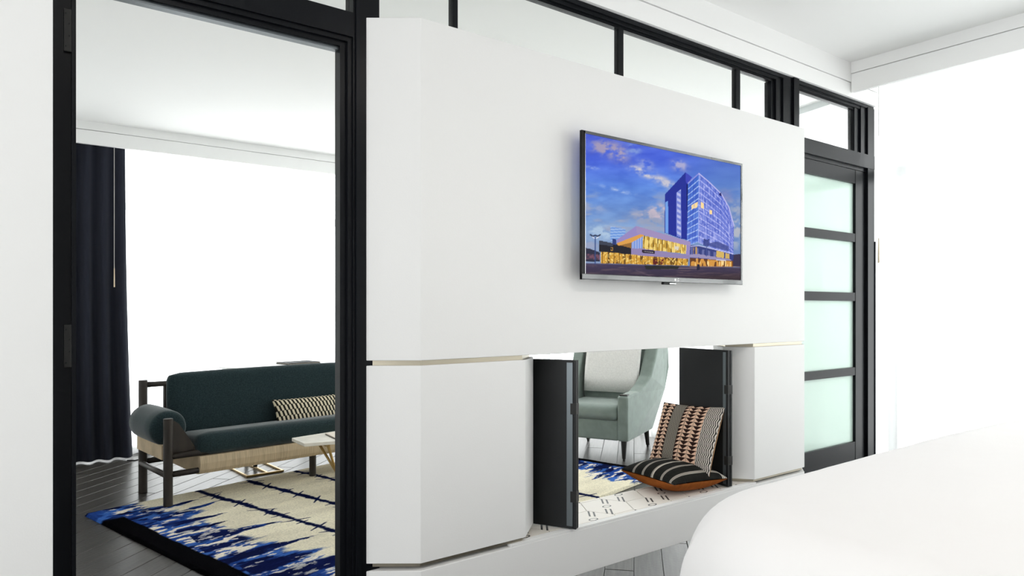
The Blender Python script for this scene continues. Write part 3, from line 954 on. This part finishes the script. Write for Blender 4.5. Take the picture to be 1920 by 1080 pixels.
# --- sofa
SA = math.radians(7.3)
sofa = empty('sofa', 0.929, 4.948, 0.0, SA)
tag(sofa, 'dark teal daybed sofa with round wooden posts and bolster arm', 'sofa')
SL = 2.16
RUGZ = 0.0205
def P_(name, vf, m, smooth=True):
    return obj(name, vf, m, sofa, smooth)
def post(x, y, z0, z1, r=0.029):
    return P_('leg', bevel_vf(tube((x, y, z0), (x, y, z1), r, n=20), 0.002, 1), 'sofa_wood', False)
post(0.0, 0.0, RUGZ, 0.589); post(0.011, 0.552, 0.0, 0.798)
post(SL, 0.0, RUGZ, 0.589); post(SL - 0.011, 0.552, 0.0, 0.798)
post(1.078, 0.096, RUGZ, 0.23, 0.026)
for x in (0.0, SL):
    P_('side_rail', tube((x, 0, 0.213), (x, 0.552, 0.213), 0.019), 'sofa_wood')
    P_('side_rail', tube((x, 0, 0.335), (x, 0.552, 0.335), 0.014), 'sofa_wood')
P_('front_rail', tube((0, 0.0, 0.222), (SL, 0.0, 0.222), 0.020), 'sofa_wood')
P_('rear_rail', tube((0.011, 0.552, 0.222), (SL - 0.011, 0.552, 0.222), 0.020), 'sofa_wood')
P_('seat_rail', tube((0.0, 0.0, 0.340), (SL, 0.0, 0.340), 0.021), 'sofa_wood')
P_('cross_rail', tube((0.22, 0.0, 0.222), (0.22, 0.552, 0.222), 0.019), 'sofa_wood')
P_('top_rail', tube((0.011, 0.552, 0.764), (SL - 0.011, 0.552, 0.764), 0.019), 'sofa_wood')
P_('back_upright', bbox(0.148, 0.176, 0.535, 0.568, 0.22, 0.76, 0.003), 'sofa_wood', False)
# canvas strap under the bolsters, arm brackets
for x, s in ((0.0, 1), (SL, -1)):
    P_('arm_strap', bbox(x - 0.010 - 0.020 * (s > 0) + 0.0, x + 0.010 + 0.020 * (s < 0), 0.03, 0.545, 0.318, 0.412, 0.003), 'sofa_canvas', False)
    pts = [(x + s * 0.035, 0.575), (x + s * 0.075, 0.545), (x + s * 0.195, 0.352), (x + s * 0.035, 0.352)]
    V = [(a, 0.020, b) for a, b in pts] + [(a, 0.046, b) for a, b in pts]
    P_('arm_bracket', (V, [(0, 1, 2, 3), (7, 6, 5, 4), (0, 4, 5, 1), (1, 5, 6, 2), (2, 6, 7, 3), (3, 7, 4, 0)]), 'sofa_wood', False)
    # bolster with soft rounded ends, lathe along y
    prof = [(0.0, 0.055), (0.06, 0.055), (0.092, 0.06), (0.110, 0.074), (0.117, 0.098), (0.119, 0.20), (0.119, 0.42), (0.117, 0.515), (0.110, 0.54), (0.092, 0.553), (0.0, 0.558)]
    n = 32; V = []; Fc = []
    for r_, y_ in prof:
        for k in range(n):
            t = 2 * math.pi * k / n
            V.append((x + s * 0.028 + r_ * math.cos(t), y_ , 0.513 + r_ * math.sin(t)))
    for a in range(len(prof) - 1):
        for k in range(n):
            Fc.append((a * n + k, a * n + (k + 1) % n, (a + 1) * n + (k + 1) % n, (a + 1) * n + k))
    P_('bolster', (V, Fc), 'sofa_teal')
# seat: cushion overhanging a canvas sling
P_('seat_cushion', xf(round_box(SL - 0.36, 0.54, 0.155, 0.06, 12, 0.03), loc(SL / 2, 0.225, 0.368) @ rot(-7, 'X')), 'sofa_teal')
prof = [(-0.036, 0.318), (-0.044, 0.27), (-0.038, 0.225), (-0.020, 0.200), (0.02, 0.192), (0.50, 0.192), (0.50, 0.300), (0.0, 0.318)]
V = []
for x in (0.190, SL - 0.190):
    V += [(x, a, b) for a, b in prof]
n = len(prof)
P_('canvas_sling', (V, [tuple(range(n)), tuple(range(2 * n - 1, n - 1, -1))] + [(k, n + k, n + (k + 1) % n, (k + 1) % n) for k in range(n)]), 'sofa_canvas', False)
bkc = xf(round_box(SL - 0.32, 0.105, 0.47, 0.05, 12, 0.05), loc(SL / 2, 0.485, 0.605) @ rot(-6, 'X'))
P_('backrest', bkc, 'sofa_teal')

# lumbar pillow on the seat
Rz = rot(math.degrees(SA), 'Z')
Mp = loc(0.929, 4.948, 0) @ Rz
pillow('lumbar_pillow', 0.60, 0.23, 0.10, Mp @ frame((1.185, 0.340, 0.486), (1, 0, 0), (0.0, 0.38, 0.92)), pr_check, pr_check,
       'black and cream woven oblong pillow on the teal sofa', 'pillow', nu=240, nv=110)

# --- coffee table
CT = (2.32, 4.555)
ct = empty('coffee_table', CT[0], CT[1], RUGZ)
tag(ct, 'pale marble-topped coffee table with slanted brass legs on the rug', 'coffee table')
oc = [(-0.675, -0.120), (-0.24, -0.215), (0.24, -0.215), (0.675, -0.120), (0.675, 0.120), (0.24, 0.215), (-0.24, 0.215), (-0.675, 0.120)]
obj('tabletop', bevel_vf(prism(oc, 0.380, 0.404), 0.004, 2), 'marble', ct)
for sx in (-1, 1):
    for sy in (-1, 1):
        obj('leg', tube((sx * 0.51, sy * 0.10, 0.380), (sx * 0.335, sy * -0.075, 0.001), 0.010, 0.007), 'brass', ct, True)
obj('under_frame', join(box(-0.53, 0.53, -0.012, 0.012, 0.366, 0.380), box(-0.53, -0.50, -0.12, 0.12, 0.366, 0.380), box(0.50, 0.53, -0.12, 0.12, 0.366, 0.380)), 'brass', ct)
bk = empty('book', 1.965, 4.52, RUGZ + 0.4045, math.radians(-4))
tag(bk, 'thin pale book with dark cover edge on the marble coffee table', 'book')
obj('pages', bbox(-0.098, 0.098, -0.128, 0.128, 0.003, 0.009, 0.001), 'book_pale', bk)
obj('cover', bbox(-0.10, 0.10, -0.13, 0.13, 0.0, 0.0035, 0.001), 'book_dark', bk)
obj('cover', bbox(-0.10, 0.10, -0.13, 0.13, 0.0085, 0.0115, 0.001), 'book_pale', bk)

# --- console table behind the sofa
cs_ = empty('console_table', 2.25, 5.93, 0, math.radians(4))
tag(cs_, 'white-topped console table standing behind the teal sofa', 'table')
cp = [(-0.745, -0.09), (-0.70, -0.19), (-0.60, -0.21), (0.75, -0.21), (0.75, 0.21), (-0.60, 0.21), (-0.70, 0.19), (-0.745, 0.09)]
obj('tabletop', bevel_vf(prism(cp, 0.815, 0.835), 0.004, 2), 'white_top', cs_)
for x, fy in ((-0.52, -0.37), (0.55, -0.20)):
    obj('foot', join(bbox(x - 0.17, x + 0.13, fy, fy + 0.015, 0.0, 0.014, 0.002), bbox(x - 0.17, x + 0.13, 0.20, 0.215, 0.0, 0.014, 0.002), bbox(x - 0.17, x - 0.155, fy + 0.015, 0.2, 0.0, 0.014, 0.002), bbox(x + 0.115, x + 0.13, fy + 0.015, 0.2, 0.0, 0.014, 0.002), bbox(x - 0.008, x + 0.008, fy + 0.015, 0.2, 0.001, 0.0145, 0.002)), 'brass', cs_)
    obj('leg', tube((x, -0.10, 0.014), (x, -0.10, 0.816), 0.016), 'book_dark', cs_, True)
    obj('leg', tube((x, 0.10, 0.014), (x, 0.10, 0.816), 0.016), 'book_dark', cs_, True)
fo_ = empty('folder', 2.12, 5.86, 0.8355, math.radians(10))
tag(fo_, 'slim black folder lying on the console table behind the sofa', 'folder')
obj('cover', bbox(-0.15, 0.15, -0.11, 0.11, 0.0, 0.004, 0.001), 'book_dark', fo_)
obj('pages', bbox(-0.145, 0.145, -0.105, 0.105, 0.004, 0.010, 0.001), 'book_pale', fo_)
obj('cover', bbox(-0.15, 0.15, -0.11, 0.11, 0.010, 0.014, 0.001), 'book_dark', fo_)

# --- armchair
AB = math.atan2(-0.902, 0.432)
ac = empty('armchair', 4.205, 4.429, 0, AB)
tag(ac, 'grey-green upholstered armchair with sloping arms seen through the opening', 'armchair')
def flare_(vf):
    out = []
    for x, y, z in vf[0]:
        k = (0.36 if x > 0 else 0.08) * max(0, min(1, y / 0.7)) * max(0, min(1, (z - 0.17) / 0.5))
        out.append((x * (1 + k), y, z))
    return out, vf[1]
def A_(name, vf, m='chair_fabric', smooth=True):
    if m == 'chair_fabric': vf = flare_(vf)
    return obj(name, vf, m, ac, smooth)
for x, y, t in ((-0.30, 0.0, 0.0), (0.30, 0.0, 0.0), (-0.30, 0.66, 0.05), (0.30, 0.66, 0.05)):
    A_('leg', join(tube((x, y + t, 0.0), (x, y + t, 0.022), 0.011), tube((x, y + t, 0.022), (x, y, 0.180), 0.016, 0.026)), 'chair_leg', False)
side = [(-0.040, 0.174), (-0.045, 0.555), (0.0, 0.566), (0.19, 0.580), (0.30, 0.625), (0.40, 0.70), (0.48, 0.84), (0.55, 1.00), (0.62, 1.05), (0.74, 1.03), (0.80, 0.92), (0.82, 0.75), (0.80, 0.55), (0.70, 0.174)]
def side_panel(x0, x1):
    n = len(side)
    V = [(x0, a, b) for a, b in side] + [(x1, a, b) for a, b in side]
    return bevel_vf((V, [tuple(range(n)), tuple(range(2 * n - 1, n - 1, -1))] + [(k, n + k, n + (k + 1) % n, (k + 1) % n) for k in range(n)]), 0.014, 2)
A_('arm', side_panel(0.255, 0.350), smooth=False)
A_('arm', side_panel(-0.350, -0.255), smooth=False)
for x in (-0.3025, 0.3025):
    A_('arm_cap', bbox(x - 0.036, x + 0.036, -0.030, 0.035, 0.562, 0.571, 0.003), 'chair_leg', False)
A_('front_rail', bbox(-0.256, 0.256, -0.030, 0.10, 0.174, 0.345, 0.014), smooth=False)
A_('seat_base', box(-0.256, 0.256, 0.08, 0.64, 0.19, 0.335), smooth=False)
A_('seat_cushion', xf(round_box(0.508, 0.56, 0.135, 0.045, 10, 0.06), loc(0, 0.235, 0.408)))
A_('back_cushion', xf(round_box(0.506, 0.15, 0.60, 0.06, 10, 0.08), loc(0, 0.575, 0.735) @ rot(-11, 'X')))
A_('outer_back', xf(bbox(-0.257, 0.257, -0.025, 0.025, 0.17, 1.03, 0.012), loc(0, 0.735, 0)), smooth=False)

# throw over the chair back
th = empty('throw_blanket', 4.205, 4.429, 0, AB)
tag(th, 'folded pale grey throw blanket hanging over the armchair back', 'blanket')
def drape_strip(path, x0f, x1f, thick, nx=16):
    n = len(path)
    V = []; Fc = []
    for lay_ in (0, 1):
        for i, (a, b) in enumerate(path):
            pa, pb = path[max(i - 1, 0)], path[min(i + 1, n - 1)]
            tx, tz = pb[0] - pa[0], pb[1] - pa[1]; l = math.hypot(tx, tz)
            nx_, nz_ = -tz / l, tx / l
            for k in range(nx + 1):
                s = k / nx; x = x0f(i / (n - 1)) * (1 - s) + x1f(i / (n - 1)) * s
                wob = 0.004 * math.sin(s * 9 + i * .7)
                V.append((x, a + nx_ * (lay_ * thick + wob), b + nz_ * (lay_ * thick + wob)))
    L = n * (nx + 1)
    q = lambda l, i, k: l * L + i * (nx + 1) + k
    for i in range(n - 1):
        for k in range(nx):
            Fc.append((q(0, i, k), q(0, i + 1, k), q(0, i + 1, k + 1), q(0, i, k + 1)))
            Fc.append((q(1, i, k), q(1, i, k + 1), q(1, i + 1, k + 1), q(1, i + 1, k)))
    for i in range(n - 1):
        Fc += [(q(0, i, 0), q(1, i, 0), q(1, i + 1, 0), q(0, i + 1, 0)), (q(0, i, nx), q(0, i + 1, nx), q(1, i + 1, nx), q(1, i, nx))]
    for k in range(nx):
        Fc += [(q(0, 0, k), q(0, 0, k + 1), q(1, 0, k + 1), q(1, 0, k)), (q(0, n - 1, k), q(1, n - 1, k), q(1, n - 1, k + 1), q(0, n - 1, k + 1))]
    return V, Fc
path = [(0.422, 0.535), (0.428, 0.65), (0.442, 0.75), (0.466, 0.85), (0.493, 0.96), (0.52, 1.03), (0.58, 1.065), (0.66, 1.075), (0.75, 1.065), (0.79, 1.02), (0.805, 0.9), (0.81, 0.78)]
obj('layer', drape_strip(path, lambda t: -0.225 + 0.02 * t, lambda t: 0.298 + 0.02 * t, 0.013), 'blanket', th, True)
path2 = [(p[0] - 0.016, p[1] + (0.018 if i == 0 else 0.012)) for i, p in enumerate(path[:9])]
obj('layer', drape_strip(path2, lambda t: -0.218 + 0.02 * t, lambda t: 0.286 + 0.02 * t, 0.012), 'blanket', th, True)

# --- curtains
def curtain(name, p0, p1, z0, z1, m, amp, wl, label, cat, seed=0, group=None, flare=0.0):
    p0, p1 = np.array(p0, float), np.array(p1, float)
    d = p1 - p0; L = np.hypot(*d); d /= L; nrm = np.array([-d[1], d[0]])
    n = int(L / (wl / 10)) + 2
    s = np.linspace(0, L, n)
    ph = 2 * np.pi * s / wl + 1.4 * np.sin(s * 3.1 + seed) + 0.8 * np.sin(s * 7.7 + seed * 2)
    rows = np.linspace(0, 1, 9)
    P = np.zeros((len(rows), n, 3))
    for i, t in enumerate(rows):
        a = amp * (0.65 + 0.35 * (1 - t)) * (1 + 0.25 * np.sin(s * 5 + 3 * t + seed))
        off = a * np.sin(ph + 0.25 * np.sin(4 * t + s * 2))
        sh = flare * (1 - t) ** 2 * (s / L)
        P[i, :, 0] = p0[0] + d[0] * (s + sh) + nrm[0] * off
        P[i, :, 1] = p0[1] + d[1] * (s + sh) + nrm[1] * off
        P[i, :, 2] = z0 + (z1 - z0) * t
    o = grid_obj(name, P, None, m)
    return tag(o, label, cat, group)
curtain('sheer_curtain', (0.80, 6.97), (5.75, 6.97), 0.012, 2.83, 'sheer', 0.028, 0.13, 'white sheer curtain across the window behind the sofa', 'curtain', 1)
curtain('sheer_curtain', (4.665, 2.17), (4.665, -2.35), 0.012, 2.83, 'sheer', 0.026, 0.13, 'white sheer curtain at far right beside the bed', 'curtain', 2)
curtain('sheer_curtain', (4.85, 2.67), (5.83, 6.72), 0.012, 2.76, 'sheer', 0.026, 0.13, 'white sheer curtain behind the grey-green armchair', 'curtain', 3)
curtain('blackout_drape', (0.36, 6.85), (0.945, 6.85), 0.012, 2.80, 'drape_dark', 0.040, 0.155, 'dark charcoal drape gathered at left of the sitting room window', 'drape', 5, flare=0.06)
curtain('blackout_drape', (4.708, 2.30), (4.709, 2.225), 0.012, 1.75, 'drape_dark', 0.005, 0.04, 'dark drape edge behind the post of the frosted sliding door', 'drape', 6)
def wand(x, y, z0, z1, label):
    r = empty('curtain_wand', x, y, z0)
    tag(r, label, 'curtain wand')
    obj('cord', tube((0, 0, 0.16), (0, 0, z1 - z0), 0.0022, n=8), 'cord_white', r)
    obj('handle', tube((0, 0, 0), (0, 0, 0.16), 0.0055, 0.004, n=10), 'wand_metal', r)
wand(0.853, 6.775, 1.49, ZC, 'thin cord with brass wand hanging on the dark drape')
wand(4.60, 2.155, 1.60, ZC, 'thin cord with wand beside the sheer at the sliding door')

# cable on the floor by the drape
cb = [(0.945, 6.74), (1.00, 6.70), (1.06, 6.735), (1.12, 6.72), (1.20, 6.78), (1.27, 6.80)]
tag(obj('power_cord', join(*[tube((*cb[i], 0.004), (*cb[i + 1], 0.004), 0.004, n=8) for i in range(len(cb) - 1)]), 'book_dark', None, True), 'thin black cord on the floor beside the charcoal drape', 'cord')

# --- bed in the foreground
bed = empty('bed', 2.6, 0.1, 0)
tag(bed, 'bed with plain white duvet in the right foreground', 'bed')
obj('bed_base', bbox(-1.22, 1.26, -1.05, 0.86, 0.06, 0.34, 0.02), 'bed_base', bed)
for sx in (-1.1, 1.1):
    for sy in (-0.95, 0.75):
        obj('leg', tube((sx, sy, 0), (sx, sy, 0.065), 0.03), 'chair_leg', bed)
obj('mattress', xf(round_box(2.50, 1.96, 0.30, 0.09, 8), loc(0.02, -0.09, 0.49)), 'bed_linen', bed, True)
nu_, nv_ = 180, 150
ub, vb = np.meshgrid(np.linspace(-1, 1, nu_), np.linspace(-1, 1, nv_))
# duvet as a draped sheet: flat top, rounded edges, hanging sides
HX, HY, RR, DR = 1.29, 1.13, 0.16, 0.30
S_x = HX - RR; S_y = HY - RR
def drape1(s, flat):
    """arc-length coordinate -> (horizontal, drop)"""
    a = np.abs(s)
    arc = RR * np.pi / 2
    t = np.clip(a - flat, 0, arc) / RR
    hor = np.minimum(a, flat) + RR * np.sin(t)
    drop = RR * (1 - np.cos(t)) + np.clip(a - flat - arc, 0, None)
    return np.sign(s) * hor, drop
tot_x = S_x + RR * math.pi / 2 + DR; tot_y = S_y + RR * math.pi / 2 + DR
def corner(u, v):
    # polar squircle keeps the corner round in plan
    hx, dx = drape1(u * tot_x, S_x); hy, dy = drape1(v * tot_y, S_y)
    return hx, hy, dx, dy
hx, hy, dx_, dy_ = corner(ub, vb)
kx = np.clip((np.abs(hx) - (S_x - 0.22)) / (RR + 0.22), 0, 1); ky = np.clip((np.abs(hy) - (S_y - 0.22)) / (RR + 0.22), 0, 1)
rad = np.maximum(np.sqrt(kx ** 2 + ky ** 2), 1e-6); mx_ = np.maximum(kx, ky)
fx = np.where(rad > 1, mx_ / rad, 1.0)
hx2 = np.where(np.abs(hx) > S_x - 0.22, np.sign(hx) * (S_x - 0.22 + (np.abs(hx) - (S_x - 0.22)) * (mx_ / rad)), hx)
hy2 = np.where(np.abs(hy) > S_y - 0.22, np.sign(hy) * (S_y - 0.22 + (np.abs(hy) - (S_y - 0.22)) * (mx_ / rad)), hy)
drop = np.maximum(dx_, dy_)
zt = 0.81 - drop + 0.014 * (fbm(ub * 4 + 5, vb * 4 + 1) - .5) + 0.02 * (1 - ub ** 2) * (1 - vb ** 2)
flare = 0.05 * np.clip(drop / 0.4, 0, 1)
wv = 0.012 * np.sin(ub * 21) * np.sin(vb * 17 + 1) * np.clip(drop / .3, 0, 1)
Pb = np.stack([hx2 * (1 + (flare + wv) * 0.8), hy2 * (1 + (flare + wv) * 0.8), zt], -1)
grid_obj('duvet', Pb, None, 'bed_linen', bed)
